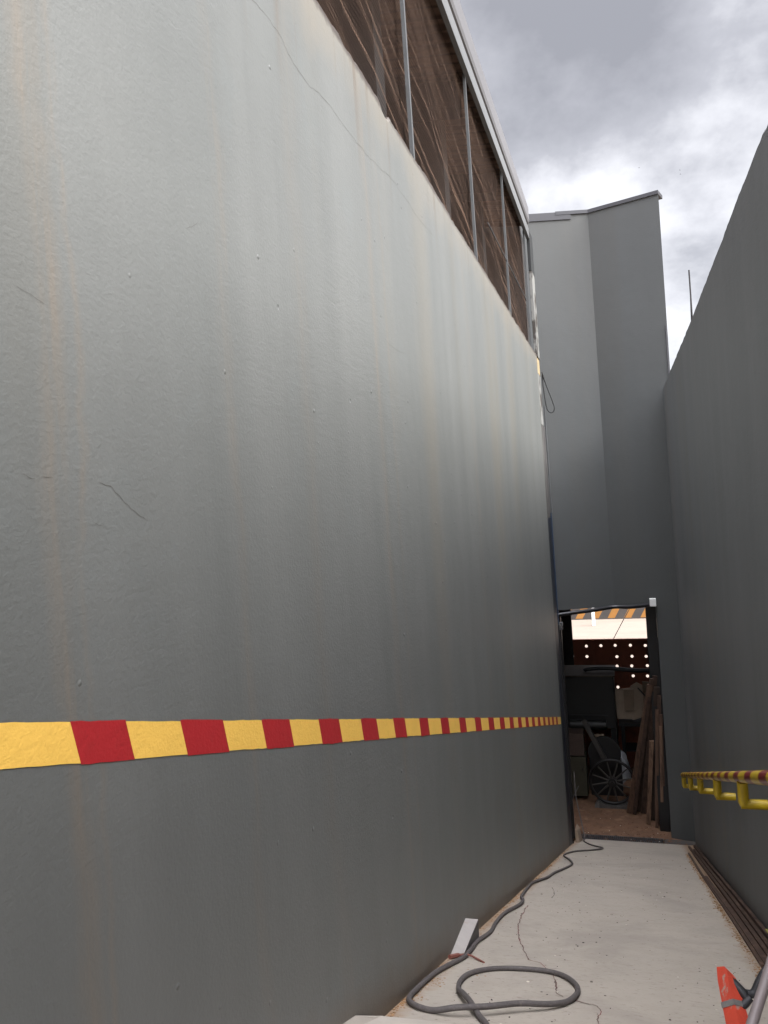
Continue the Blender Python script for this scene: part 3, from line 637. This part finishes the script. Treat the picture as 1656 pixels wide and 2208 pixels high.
# spoked wheel on its cradle
wh = thing('spoked_wheel', (-0.59, 16.1, -0.2), 'dark spoked wheel standing in a curved cradle on the workshop floor', 'wheel')
c = Vector((-0.59, 16.1, 0.26)); RR = 0.435
b = MB(); b.tube([c + Vector((RR * math.cos(a), 0, RR * math.sin(a))) for a in [2 * math.pi * k / 48 for k in range(48)]], 0.030, 8, closed=True); b.build('rim', MT['iron'], wh, smooth=True)
b = MB(); b.tube([c + Vector((0, -0.09, 0)), c + Vector((0, 0.1, 0))], 0.085, 16); b.tube([c + Vector((0, -0.13, 0)), c + Vector((0, -0.09, 0))], 0.045, 12); b.build('hub', MT['iron'], wh, smooth=True)
for k in range(12):
    a = 2 * math.pi * k / 12 + 0.2; d = Vector((math.cos(a), 0, math.sin(a)))
    b = MB(); b.tube([c + d * 0.07, c + d * 0.22, c + d * (RR - 0.01)], [0.020, 0.016, 0.012], 6); b.build('spoke', MT['iron_lit'], wh, smooth=True)
b = MB(); vs = []; n = 16
for i in range(n + 1):
    t = i / n; xx = -0.96 + 0.70 * t; arc = c.z - math.sqrt(max(0.001, (RR + 0.04) ** 2 - (xx - c.x) ** 2)); zt = max(-0.23, min(arc, -0.02))
    if t < 0.12: zt = -0.23 + (arc + 0.23) * t / 0.12 if arc > -.23 else -0.2
    if t > 0.88: zt = -0.23 + (arc + 0.23) * (1 - t) / 0.12 if arc > -.23 else -0.2
    vs += [(xx, 16.0, -0.25), (xx, 16.0, zt), (xx, 16.2, zt), (xx, 16.2, -0.25)]
b.add(vs, [(4 * i + k, 4 * i + 4 + k, 4 * i + 4 + (k + 1) % 4, 4 * i + (k + 1) % 4) for i in range(n) for k in range(4)] + [(0, 1, 2, 3), (4 * n + 3, 4 * n + 2, 4 * n + 1, 4 * n)])
b.build('cradle', MT['rusty'], wh)
# small cart with belt guard behind
ct = thing('hand_cart', (-0.75, 16.5, -0.25), 'dark cart frame with round guard and slanting arm behind the wheel', 'cart')
b = MB(); b.beam((-1.10, 16.45, 1.40), (-0.72, 16.38, 0.62), 0.09, 0.09); b.build('arm', MT['iron_lit'], ct, bevel=0.01)
b = MB(); b.tube([(-0.72, 16.48, 0.72), (-0.72, 16.56, 0.72)], 0.33, 28); b.build('guard', MT['black'], ct, smooth=True)
b = MB(); b.box((-1.05, 16.7, -0.25), (-0.4, 16.85, 0.5)); b.build('frame', MT['black'], ct)
# sack
def blob(name, c, s, mat, seed, lab, cat):
    bm = bmesh.new(); bmesh.ops.create_icosphere(bm, subdivisions=4, radius=1)
    for v in bm.verts:
        p = v.co.copy(); k = 1 + 0.14 * noise.noise(p * 2.2 + Vector((seed, 0, 0))) + 0.07 * noise.noise(p * 6 + Vector((seed, 3, 0)))
        p *= k
        if p.z < -0.75: p.z = -0.75
        v.co = Vector((p.x * s[0], p.y * s[1], p.z * s[2]))
    me = bpy.data.meshes.new(name); bm.to_mesh(me); bm.free(); me.materials.append(mat)
    for p in me.polygons: p.use_smooth = True
    o = bpy.data.objects.new(name, me); o.location = c; col.objects.link(o); return tag(o, lab, cat)
blob('plastic_sack', (-0.44, 16.98, 0.12), (0.20, 0.13, 0.50), MT['sack'], 3, 'pale crumpled plastic sack slumped behind the spoked wheel', 'sack')
blob('sawdust_heap', (-0.12, 16.75, -0.1), (0.30, 0.25, 0.20), MT['room_floor'], 8, 'low brown sawdust heap between wheel and leaning planks', 'heap')
# bench with boards
bn = thing('workbench', (-0.1, 17.6, -0.25), 'dark bench under the beige boards at the back of the workshop', 'bench')
b = MB(); b.box((-0.42, 17.35, 1.02), (0.75, 18.1, 1.10)); b.build('bench_top', MT['black'], bn)
for xx in (-0.38, 0.68):
    for yy in (17.4, 18.0):
        b = MB(); b.box((xx, yy, -0.25), (xx + 0.07, yy + 0.07, 1.018)); b.build('leg', MT['black'], bn)
b = MB(); b.box((-0.30, 17.45, 0.45), (0.66, 18.0, 0.48)); b.build('shelf', MT['charcoal'], bn)
def slab(name, pts, y_, th, mat, lab, cat, lean=0.0, group=None):
    n = len(pts); zmin = min(p[1] for p in pts)
    f = [(p[0], y_ + lean * (p[1] - zmin), p[1]) for p in pts]; g = [(p[0], y_ + th + lean * (p[1] - zmin), p[1]) for p in pts]
    b = MB(); b.add(f + g, [tuple(range(n))] + [tuple(reversed(range(n, 2 * n)))] + [(i, n + i, n + (i + 1) % n, (i + 1) % n) for i in range(n)])
    return tag(b.build(name, mat), lab, cat, group)
slab('beige_board', [(-0.45, 1.13), (-0.10, 1.13), (-0.12, 1.80), (-0.46, 1.75)], 17.55, 0.03, MT['card'], 'wide beige board leaning left on the bench', 'board', 0.1, 'boards leaning on the bench')
slab('beige_board', [(-0.13, 1.12), (0.13, 1.20), (0.12, 1.86), (0.0, 1.93), (-0.13, 1.84)], 17.50, 0.03, MT['card'], 'right hand beige board with chipped top corner on the bench', 'board', 0.1, 'boards leaning on the bench')
slab('brown_box_lid', [(-0.28, 1.36), (-0.08, 1.36), (-0.06, 1.80), (-0.28, 1.79)], 17.42, 0.05, MT['card_dark'], 'narrow brown board standing in front of the beige boards', 'board', 0.08, 'boards leaning on the bench')
slab('beige_board', [(0.14, 1.14), (0.60, 1.14), (0.62, 1.85), (0.12, 1.90)], 17.70, 0.03, MT['card_dark'], 'brownish board farthest back behind the planks', 'board', 0.1, 'boards leaning on the bench')
b = MB(); b.tube(spline([(-1.06, 17.2, 2.26), (-0.98, 17.2, 2.30), (-0.6, 17.2, 2.32), (0.0, 17.2, 2.27), (0.7, 17.2, 2.26)], 5), [0.03] + [0.045] * 19 + [0.045], 10)
tag(b.build('black_duct', MT['black'], smooth=True), 'thick black flexible duct running across above the machine cabinet', 'duct')
b = MB(); b.tube([(0.02, 17.2, 1.90), (0.25, 17.2, 1.62)], 0.014, 6)
tag(b.build('iron_rod', MT['black']), 'short black rod slanting before the beige boards', 'rod')
b = MB(); b.tube([(-1.19, 15.2, 0.47), (-1.37, 15.2, 0.12)], 0.008, 6)
tag(b.build('metal_rod', MT['steel_post']), 'thin pale rod leaning at the left side of the doorway', 'rod')
# planks leaning on the right of the doorway
pl = [((-0.30, 15.80), (0.235, 14.93, 2.50), .10, 0), ((-0.20, 15.74), (0.27, 14.90, 2.62), .07, 1), ((-0.12, 15.90), (0.30, 14.99, 2.55), .08, 3), ((-0.03, 15.82), (0.335, 14.95, 2.66), .09, 1),
      ((0.05, 15.30), (0.20, 14.98, 1.45), .075, 2), ((0.12, 15.50), (0.355, 14.97, 2.45), .10, 3), ((0.19, 15.16), (0.33, 14.90, 2.05), .06, 0), ((0.24, 15.28), (0.385, 14.96, 2.3), .07, 1),
      ((0.29, 15.10), (0.37, 14.89, 1.75), .05, 2), ((0.33, 15.12), (0.39, 14.92, 1.95), .05, 0), ((0.36, 15.22), (0.40, 15.0, 1.9), .05, 3)]
plabs = ['leftmost wide brown plank of the leaning pile', 'thin dark plank right beside the leftmost one', 'dark grey brown plank third from the left of the pile', 'tall dark plank in the middle of the leaning pile',
         'short light brown plank standing in front of the pile', 'wide dark plank behind the short light one', 'reddish plank right of the middle of the pile', 'dark narrow plank near the right of the pile',
         'narrow pale batten at the front right of the pile', 'thin reddish batten near the door post', 'rearmost dark batten at the right end of the pile']
for k, ((bx, by), tp, w_, mi) in enumerate(pl):
    b = MB(); b.beam((bx, by, -0.235), tp, w_, 0.028, up=(0, 1, 0.2))
    tag(b.build('leaning_plank', MT['plank%d' % mi], bevel=0.003), plabs[k], 'plank', 'planks leaning in the doorway')

# drain grate at the foot of the ramp
gr = thing('drain_grate', (-0.45, 14.3, -0.25), 'narrow slotted iron drain grate across the foot of the ramp', 'drain')
b = MB(); b.box((-1.19, 14.452, -0.30), (0.30, 14.472, -0.232)); b.box((-1.19, 14.672, -0.30), (0.30, 14.689, -0.236)); b.build('frame', MT['rusty'], gr)
b = MB()
for k in range(42):
    xx = -1.17 + k * 0.0345; b.hexa([(xx, 14.473, -0.29), (xx + 0.013, 14.473, -0.29), (xx + 0.043, 14.671, -0.29), (xx + 0.030, 14.671, -0.29), (xx, 14.473, -0.235), (xx + 0.013, 14.473, -0.235), (xx + 0.043, 14.671, -0.235), (xx + 0.030, 14.671, -0.235)])
b.build('slat', MT['coping'], gr)
b = MB(); b.box((-1.25, 14.452, -0.46), (0.82, 14.688, -0.42)); b.box((0.301, 14.452, -0.42), (0.90, 14.688, -0.247)); b.build('channel', MT['haz_black'], gr)
# rubble lump by the left jamb
b = MB(); b.hexa([(-1.17, 13.5, -0.1), (-1.08, 13.55, -0.1), (-1.07, 14.15, -0.26), (-1.18, 14.15, -0.26), (-1.17, 13.55, 0.32), (-1.13, 13.6, 0.26), (-1.13, 14.1, 0.12), (-1.18, 14.1, 0.2)])
tag(b.build('broken_brick', MT['card_dark'], bevel=0.01), 'brown broken block wedged beside the left end of the drain', 'block')

# ================================================================= ON THE RAMP
hose = [(-0.674, 12.592), (-0.792, 12.172), (-1.036, 11.753), (-1.136, 11.098), (-1.009, 10.536), (-0.928, 10.008), (-0.979, 9.449), (-1.043, 8.978), (-1.07, 8.528), (-1.155, 8.078), (-1.162, 7.784), (-1.131, 7.073), (-1.085, 6.847), (-1.079, 6.589), (-1.126, 6.16), (-1.121, 5.725), (-1.094, 5.357), (-1.115, 5.01), (-1.101, 4.73), (-1.101, 4.535), (-1.135, 4.336), (-1.165, 4.146), (-1.172, 3.944), (-1.172, 3.776), (-1.168, 3.65), (-1.15, 3.56), (-1.09, 3.49), (-1.0, 3.46), (-0.888, 3.466), (-0.766, 3.537), (-0.632, 3.65), (-0.512, 3.742), (-0.435, 3.857), (-0.4, 3.982), (-0.395, 4.119), (-0.427, 4.247), (-0.495, 4.368), (-0.592, 4.429), (-0.723, 4.422), (-0.848, 4.373), (-0.938, 4.286), (-0.991, 4.164), (-1.0, 4.008), (-0.972, 3.852), (-0.917, 3.72), (-0.845, 3.577), (-0.782, 3.457), (-0.73, 3.356), (-0.69, 3.2), (-0.6, 2.9), (-0.4, 2.5)]
start = [(-1.22, 14.75, 0.9), (-1.21, 14.65, 0.5), (-1.14, 14.55, 0.1), (-1.08, 14.38, -0.17), (-1.07, 14.0, -0.055), (-1.0, 13.5, 0.125), (-0.85, 13.0, 0.30)]
P3 = [(x_, y_, z_) for x_, y_, z_ in start]
for i, (x_, y_) in enumerate(hose):
    z_ = fz(y_) + 0.017
    if 45 >= i >= 44: z_ += 0.02
    if 28 <= i <= 30: z_ += 0.026
    if i in (31,): z_ += 0.012
    P3.append((x_, y_, z_))
b = MB(); pts = spline(P3, 6); b.tube(pts, [0.011 + 0.0025 * min(1, max(0, i - 20) / 80) for i in range(len(pts))], 10)
tag(b.build('hose', MT['hose'], smooth=True), 'long grey hose snaking down the ramp and looping in the foreground', 'hose')

# floor cracks as children are surface marks of the ramp: build as one thin ribbon
def floor_crack(pts, w, mat):
    P = spline([(x_, y_, 0) for x_, y_ in pts], 12); b = MB(); vs = []
    for i, p in enumerate(P):
        d = (P[min(i + 1, len(P) - 1)] - P[max(i - 1, 0)]).normalized(); n_ = Vector((-d.y, d.x, 0))
        j = 0.014 * noise.noise(Vector((p.x * 14, p.y * 8, 1))) + 0.007 * noise.noise(Vector((p.x * 40, p.y * 30, 1)))
        ww = w * (0.3 + 1.1 * abs(noise.noise(Vector((p.x * 11, p.y * 9, 9)))) )
        for s_ in (1, -1):
            q = p + n_ * (j + s_ * ww); vs.append((q.x, q.y, fz(q.y) + 0.006 * noise.noise(Vector((q.x * 1.5, q.y * 1.2, 3))) + 0.0025))
    b.add(vs, [(2 * i, 2 * i + 1, 2 * i + 3, 2 * i + 2) for i in range(len(P) - 1)]); return b.build('floor_crack', mat)
o1 = floor_crack([(-1.02, 6.7), (-1.0, 6.2), (-0.95, 5.7), (-0.88, 5.285), (-0.80, 4.956), (-0.735, 4.716), (-0.66, 4.66), (-0.60, 4.50)], 0.006, MT['crack_red'])
o2 = floor_crack([(-0.56, 4.42), (-0.52, 4.2), (-0.502, 4.069), (-0.46, 4.0)], 0.006, MT['crack_red'])
o3 = floor_crack([(-0.41, 3.98), (-0.33, 3.93), (-0.285, 3.90), (-0.26, 3.80), (-0.275, 3.7), (-0.25, 3.5)], 0.005, MT['crack_red'])
o4 = floor_crack([(-0.95, 7.9), (-0.88, 7.5), (-0.87, 7.2)], 0.005, MT['crack'])
for o in (o1, o2, o3, o4): tag(o, kind='structure')

# offcut of channel steel beside the left wall
of = thing('steel_offcut', (-1.18, 4.8, fz(4.8)), 'short pale angle steel offcut propped against the foot of the left wall', 'offcut')
A = Vector((-1.196, 4.60, fz(4.60) + 0.012)); B = Vector((-1.130, 4.68, fz(4.68) + 0.008)); D = Vector((-1.125, 5.12, fz(5.12) + 0.008))
B2 = D + Vector((0, 0, 0.135)); A2 = Vector((-1.196, 5.05, fz(5.05) + 0.155))
def plate(q, th):
    q = [Vector(p) for p in q]; n_ = (q[1] - q[0]).cross(q[-1] - q[0]).normalized() * th; m = len(q); b = MB()
    b.add(q + [p - n_ for p in q], [tuple(range(m)), tuple(reversed(range(m, 2 * m)))] + [(i, m + i, m + (i + 1) % m, (i + 1) % m) for i in range(m)]); return b
plate([A, B, B2, A2], 0.006).build('top_flange', MT['offcut'], of)
plate([B + Vector((0, 0.01, -0.002)), D, B2 + Vector((0, 0, -0.009))], 0.006).build('side_flange', MT['rusty'], of)
b = MB(); b.tube(spline([(-1.18, 4.50, fz(4.50) + 0.018), (-1.14, 4.56, fz(4.56) + 0.02), (-1.08, 4.585, fz(4.585) + 0.022), (-1.02, 4.55, fz(4.55) + 0.012), (-0.97, 4.50, fz(4.5) + 0.006)], 5), [0.013] * 6 + [0.006] * 15, 7)
tag(b.build('stick', MT['twig'], smooth=True), 'small reddish stick with a thick end lying by the steel offcut', 'stick')
# slab fragment at bottom left
b = MB()
T = [(-1.195, 2.3, fz(2.3) + 0.14), (-1.195, 2.97, fz(2.97) + 0.105), (-1.165, 3.20, fz(3.20) + 0.045), (-1.0, 3.31, fz(3.31) + 0.014), (-0.78, 3.33, fz(3.33) + 0.008), (-0.76, 2.3, fz(2.3) + 0.06)]
Bt = [(x_, y_, fz(y_) - 0.02) for x_, y_, z_ in T]
n = len(T); b.add(Bt + T, [tuple(reversed(range(n, 2 * n)))] + [(i, (i + 1) % n, n + (i + 1) % n, n + i) for i in range(n)])
tag(b.build('concrete_wedge', MT['slab'], bevel=0.006), 'pale concrete wedge at the head of the ramp against the left wall', 'slab')

# long iron bars along the right wall
bars = [((0.600, 12.7), (0.628, 5.15), .022, .018, 'thin rusty bar lying nearest the middle of the ramp'), ((0.628, 9.6), (0.668, 4.9), .040, .030, 'thick short rusty bar beside the outermost thin bar'),
        ((0.675, 13.9), (0.708, 4.9), .030, .030, 'long dark bar in the middle of the stack of bars'), ((0.716, 13.2), (0.748, 5.0), .030, .036, 'long brown bar second from the right wall'),
        ((0.765, 14.0), (0.795, 4.8), .030, .045, 'dusty brown bar pushed against the foot of the right wall')]
for (a, c, w_, h_, lab) in bars:
    n = 12; b = MB(); pts = []
    for i in range(n + 1):
        t = i / n; yy = a[1] + (c[1] - a[1]) * t; pts.append((a[0] + (c[0] - a[0]) * t + 0.005 * math.sin(t * 7 + w_ * 100), yy, fz(yy) + h_ / 2 + 0.004))
    for i in range(n): b.beam(pts[i], pts[i + 1], w_, h_)
    tag(b.build('iron_bar', MT['bar']), lab, 'bar', 'bars lying along the right wall')
b = MB(); b.beam((0.785, 6.1, fz(6.1) + 0.075), (0.797, 5.72, fz(5.72) + 0.075), 0.018, 0.012); b.beam((0.80, 5.72, fz(5.72) + 0.075), (0.795, 5.2, fz(5.2) + 0.07), 0.018, 0.012, mi=1)
tag(b.build('marked_stick', [MT['stick_yellow'], MT['bar']]), 'thin stick with a yellow marked end lying on the bars by the wall', 'stick')

# red and black tool in the lower right corner
rp = thing('red_stand', (0.33, 3.9, fz(3.9)), 'chipped red square steel arm with black lever in the bottom right corner', 'stand')
def prism(rings, caps=True):
    b = MB(); m = len(rings[0]); vs = [v for r_ in rings for v in r_]
    fs = [(i * m + k, i * m + (k + 1) % m, (i + 1) * m + (k + 1) % m, (i + 1) * m + k) for i in range(len(rings) - 1) for k in range(m)]
    fs += [tuple(reversed(range(m))), tuple((len(rings) - 1) * m + k for k in range(m))]
    b.add(vs, fs); return b
def sq(c, u, v, a, bb): c = Vector(c); return [c - u * a - v * bb, c + u * a - v * bb, c + u * a + v * bb, c - u * a + v * bb]
p0 = Vector((0.285, 3.62, 3.915)); p1 = Vector((0.335, 3.35, 3.66)); p2 = Vector((0.36, 3.2, 3.42))
d = (p1 - p0).normalized(); u = d.cross(Vector((0, 1, 0))).normalized(); v = d.cross(u).normalized()
ang = R(38); u, v = u * math.cos(ang) + v * math.sin(ang), v * math.cos(ang) - u * math.sin(ang)
a0 = 0.027
obl = [c_ + d * max(0, (c_ - p0).dot(RT) * 0.75 + 0.012) for c_ in sq(p0, u, v, a0 * .78, a0 * .78)]
prism([obl, sq(p0 + d * 0.05, u, v, a0 * 1.02, a0 * 1.02), sq(p0.lerp(p1, .55), u, v, a0 * 1.25, a0 * 1.25), sq(p1, u, v, a0 * 1.4, a0 * 1.4), sq(p2, u, v, a0 * 1.5, a0 * 1.5)]).build('square_arm', MT['tool_red'], rp, bevel=0.001)
cpt = p0.lerp(p1, 0.36)
prism([sq(cpt, u, v, a0 * 1.28, a0 * 1.28), sq(cpt + d * 0.022, u, v, a0 * 1.30, a0 * 1.30)]).build('clip', MT['steel_clip'], rp, bevel=0.001)
b = MB(); b.tube([p0.lerp(p1, .12) + Vector((.012, 0, 0)), p0.lerp(p1, .25) + Vector((.05, .0, -.002)), p0.lerp(p1, .32) + Vector((.062, 0, -.004))], [0.017, 0.020, 0.012], 8)
b.tube([p0.lerp(p1, .42) + Vector((.02, 0, 0)), p0.lerp(p1, .36) + Vector((.05, 0, 0)), p0.lerp(p1, .30) + Vector((.075, 0, .0))], [0.015, 0.017, 0.014], 8)
b.build('pivot', MT['tool_black'], rp, smooth=True)
b = MB(); q0 = p0.lerp(p1, .25) + Vector((.065, 0, -.004)); b.tube(spline([q0, q0 + Vector((.03, .01, .0)), q0 + Vector((.06, .03, .045)), q0 + Vector((.10, .06, .085)), q0 + Vector((.20, .12, .14))], 5), 0.017, 10)
b.build('lever', MT['tool_black'], rp, smooth=True)
b = MB(); b.tube([(0.235, 2.55, 4.262), (0.338, 2.72, 4.40), (0.50, 3.0, 4.62)], 0.0165, 14)
tag(b.build('grey_pipe', MT['pipe_grey'], smooth=True), 'mauve grey painted pipe crossing the bottom right corner', 'pipe')

# ---------------------------------------------------------------- debris
def scatter(name, n, fn, smin, smax, mat, flat=0.35):
    b = MB(); rnd = random.Random(len(name) * 7 + n)
    for _ in range(n):
        p = fn(rnd)
        if p is None: continue
        s_ = rnd.uniform(smin, smax) * (1 if rnd.random() < .85 else 1.6); a = rnd.uniform(0, 6.28); e_ = rnd.uniform(0.3, 1)
        m = rnd.choice((3, 4, 5)); ring = []
        for k in range(m):
            t = 2 * math.pi * k / m + rnd.uniform(-.3, .3); xx = math.cos(t) * s_; yy = math.sin(t) * s_ * e_
            ring.append((p[0] + xx * math.cos(a) - yy * math.sin(a), p[1] + xx * math.sin(a) + yy * math.cos(a)))
        zt = p[2] + s_ * flat * rnd.uniform(.6, 1.4)
        lo = [(x_, y_, p[2] - 0.35 * (y_ - p[1]) * p[3] - .001) for x_, y_ in ring]; hi = [(p[0] + (x_ - p[0]) * .7, p[1] + (y_ - p[1]) * .7, zt - 0.35 * (y_ - p[1]) * p[3] * .7) for x_, y_ in ring]
        b.add(lo + hi, [tuple(range(m, 2 * m))] + [(k, (k + 1) % m, m + (k + 1) % m, m + k) for k in range(m)])
    return tag(b.build(name, mat), kind='stuff')
def on_ramp(x0, x1, y0_, y1_, pw=1.0):
    def f(r_):
        y_ = y0_ + (y1_ - y0_) * r_.random() ** pw; x_ = r_.uniform(x0, x1); return (x_, y_, fz(y_), 1)
    return f
def bar_edge(r_):
    y_ = 4.6 + 8 * r_.random() ** 1.2; x_ = 0.60 + (12.7 - y_) / 7.5 * 0.02 - abs(r_.gauss(0, 0.022)) - .012; return (x_, y_, fz(y_), 1)
def wall_edge(r_):
    y_ = 3.3 + 9.5 * r_.random() ** 1.3; x_ = -1.195 + abs(r_.gauss(0, 0.018)); return (x_, y_, fz(y_), 1)
scatter('sawdust_line', 1500, bar_edge, 0.003, 0.009, MT['chip_brown'])
scatter('wall_foot_dirt', 900, wall_edge, 0.003, 0.008, MT['chip_brown'])
scatter('pale_chips', 60, on_ramp(-1.1, 0.58, 3.4, 13, 1.5), 0.004, 0.009, MT['chip_white'])
scatter('dark_grit', 420, on_ramp(-1.1, 0.58, 3.3, 12, 1.3), 0.003, 0.008, MT['chip_dark'])
def hose_bits(r_):
    c_ = r_.choice([(-1.16, 4.22), (-1.13, 4.0), (-0.98, 4.25), (-1.17, 3.6)]); y_ = c_[1] + r_.gauss(0, .07); return (max(-1.19, c_[0] + r_.gauss(0, .03)), y_, fz(y_), 1)
scatter('straw_bits', 110, hose_bits, 0.003, 0.009, MT['chip_brown'])
scatter('floor_shavings', 1100, lambda r_: (r_.uniform(-1.25, 0.75), 14.5 + 2.0 * r_.random() ** 1.4, -0.25, 0), 0.006, 0.02, MT['room_floor'])
scatter('white_shavings', 22, lambda r_: (r_.uniform(-1.1, 0.5), 14.5 + 1.0 * r_.random() ** 1.4, -0.25, 0), 0.006, 0.018, MT['chip_white'])

# birds
BS = 0.45
blabs = ['tiny dark bird left of two others in the sky', 'upper one of two tiny birds near the right wall', 'lower one of two tiny birds near the right wall']
for k, p in enumerate([(2.6, 60.0, 29.95), (5.36, 60.0, 29.23), (5.38, 60.0, 28.93)]):
    bd = thing('bird', p, blabs[k], 'bird', 'birds far off in the sky'); P = Vector(p)
    b = MB(); b.tube([P + Vector((-.09, 0, 0)) * BS, P + Vector((-.03, 0, .015)) * BS, P + Vector((.05, 0, .012)) * BS, P + Vector((.11, 0, -.005)) * BS], [.004, .014, .012, .002], 8); b.build('body', MT['bird'], bd, smooth=True)
    for s_ in (1, -1):
        b = MB(); b.add([P + Vector(q_) * BS for q_ in ((-.03, 0, .02), (.04, 0, .02), (.02, .12 * s_, .07), (.05, .22 * s_, .03), (-.01, .12 * s_, .075))], [(0, 1, 2, 4), (4, 2, 3)]); b.build('wing', MT['bird'], bd)
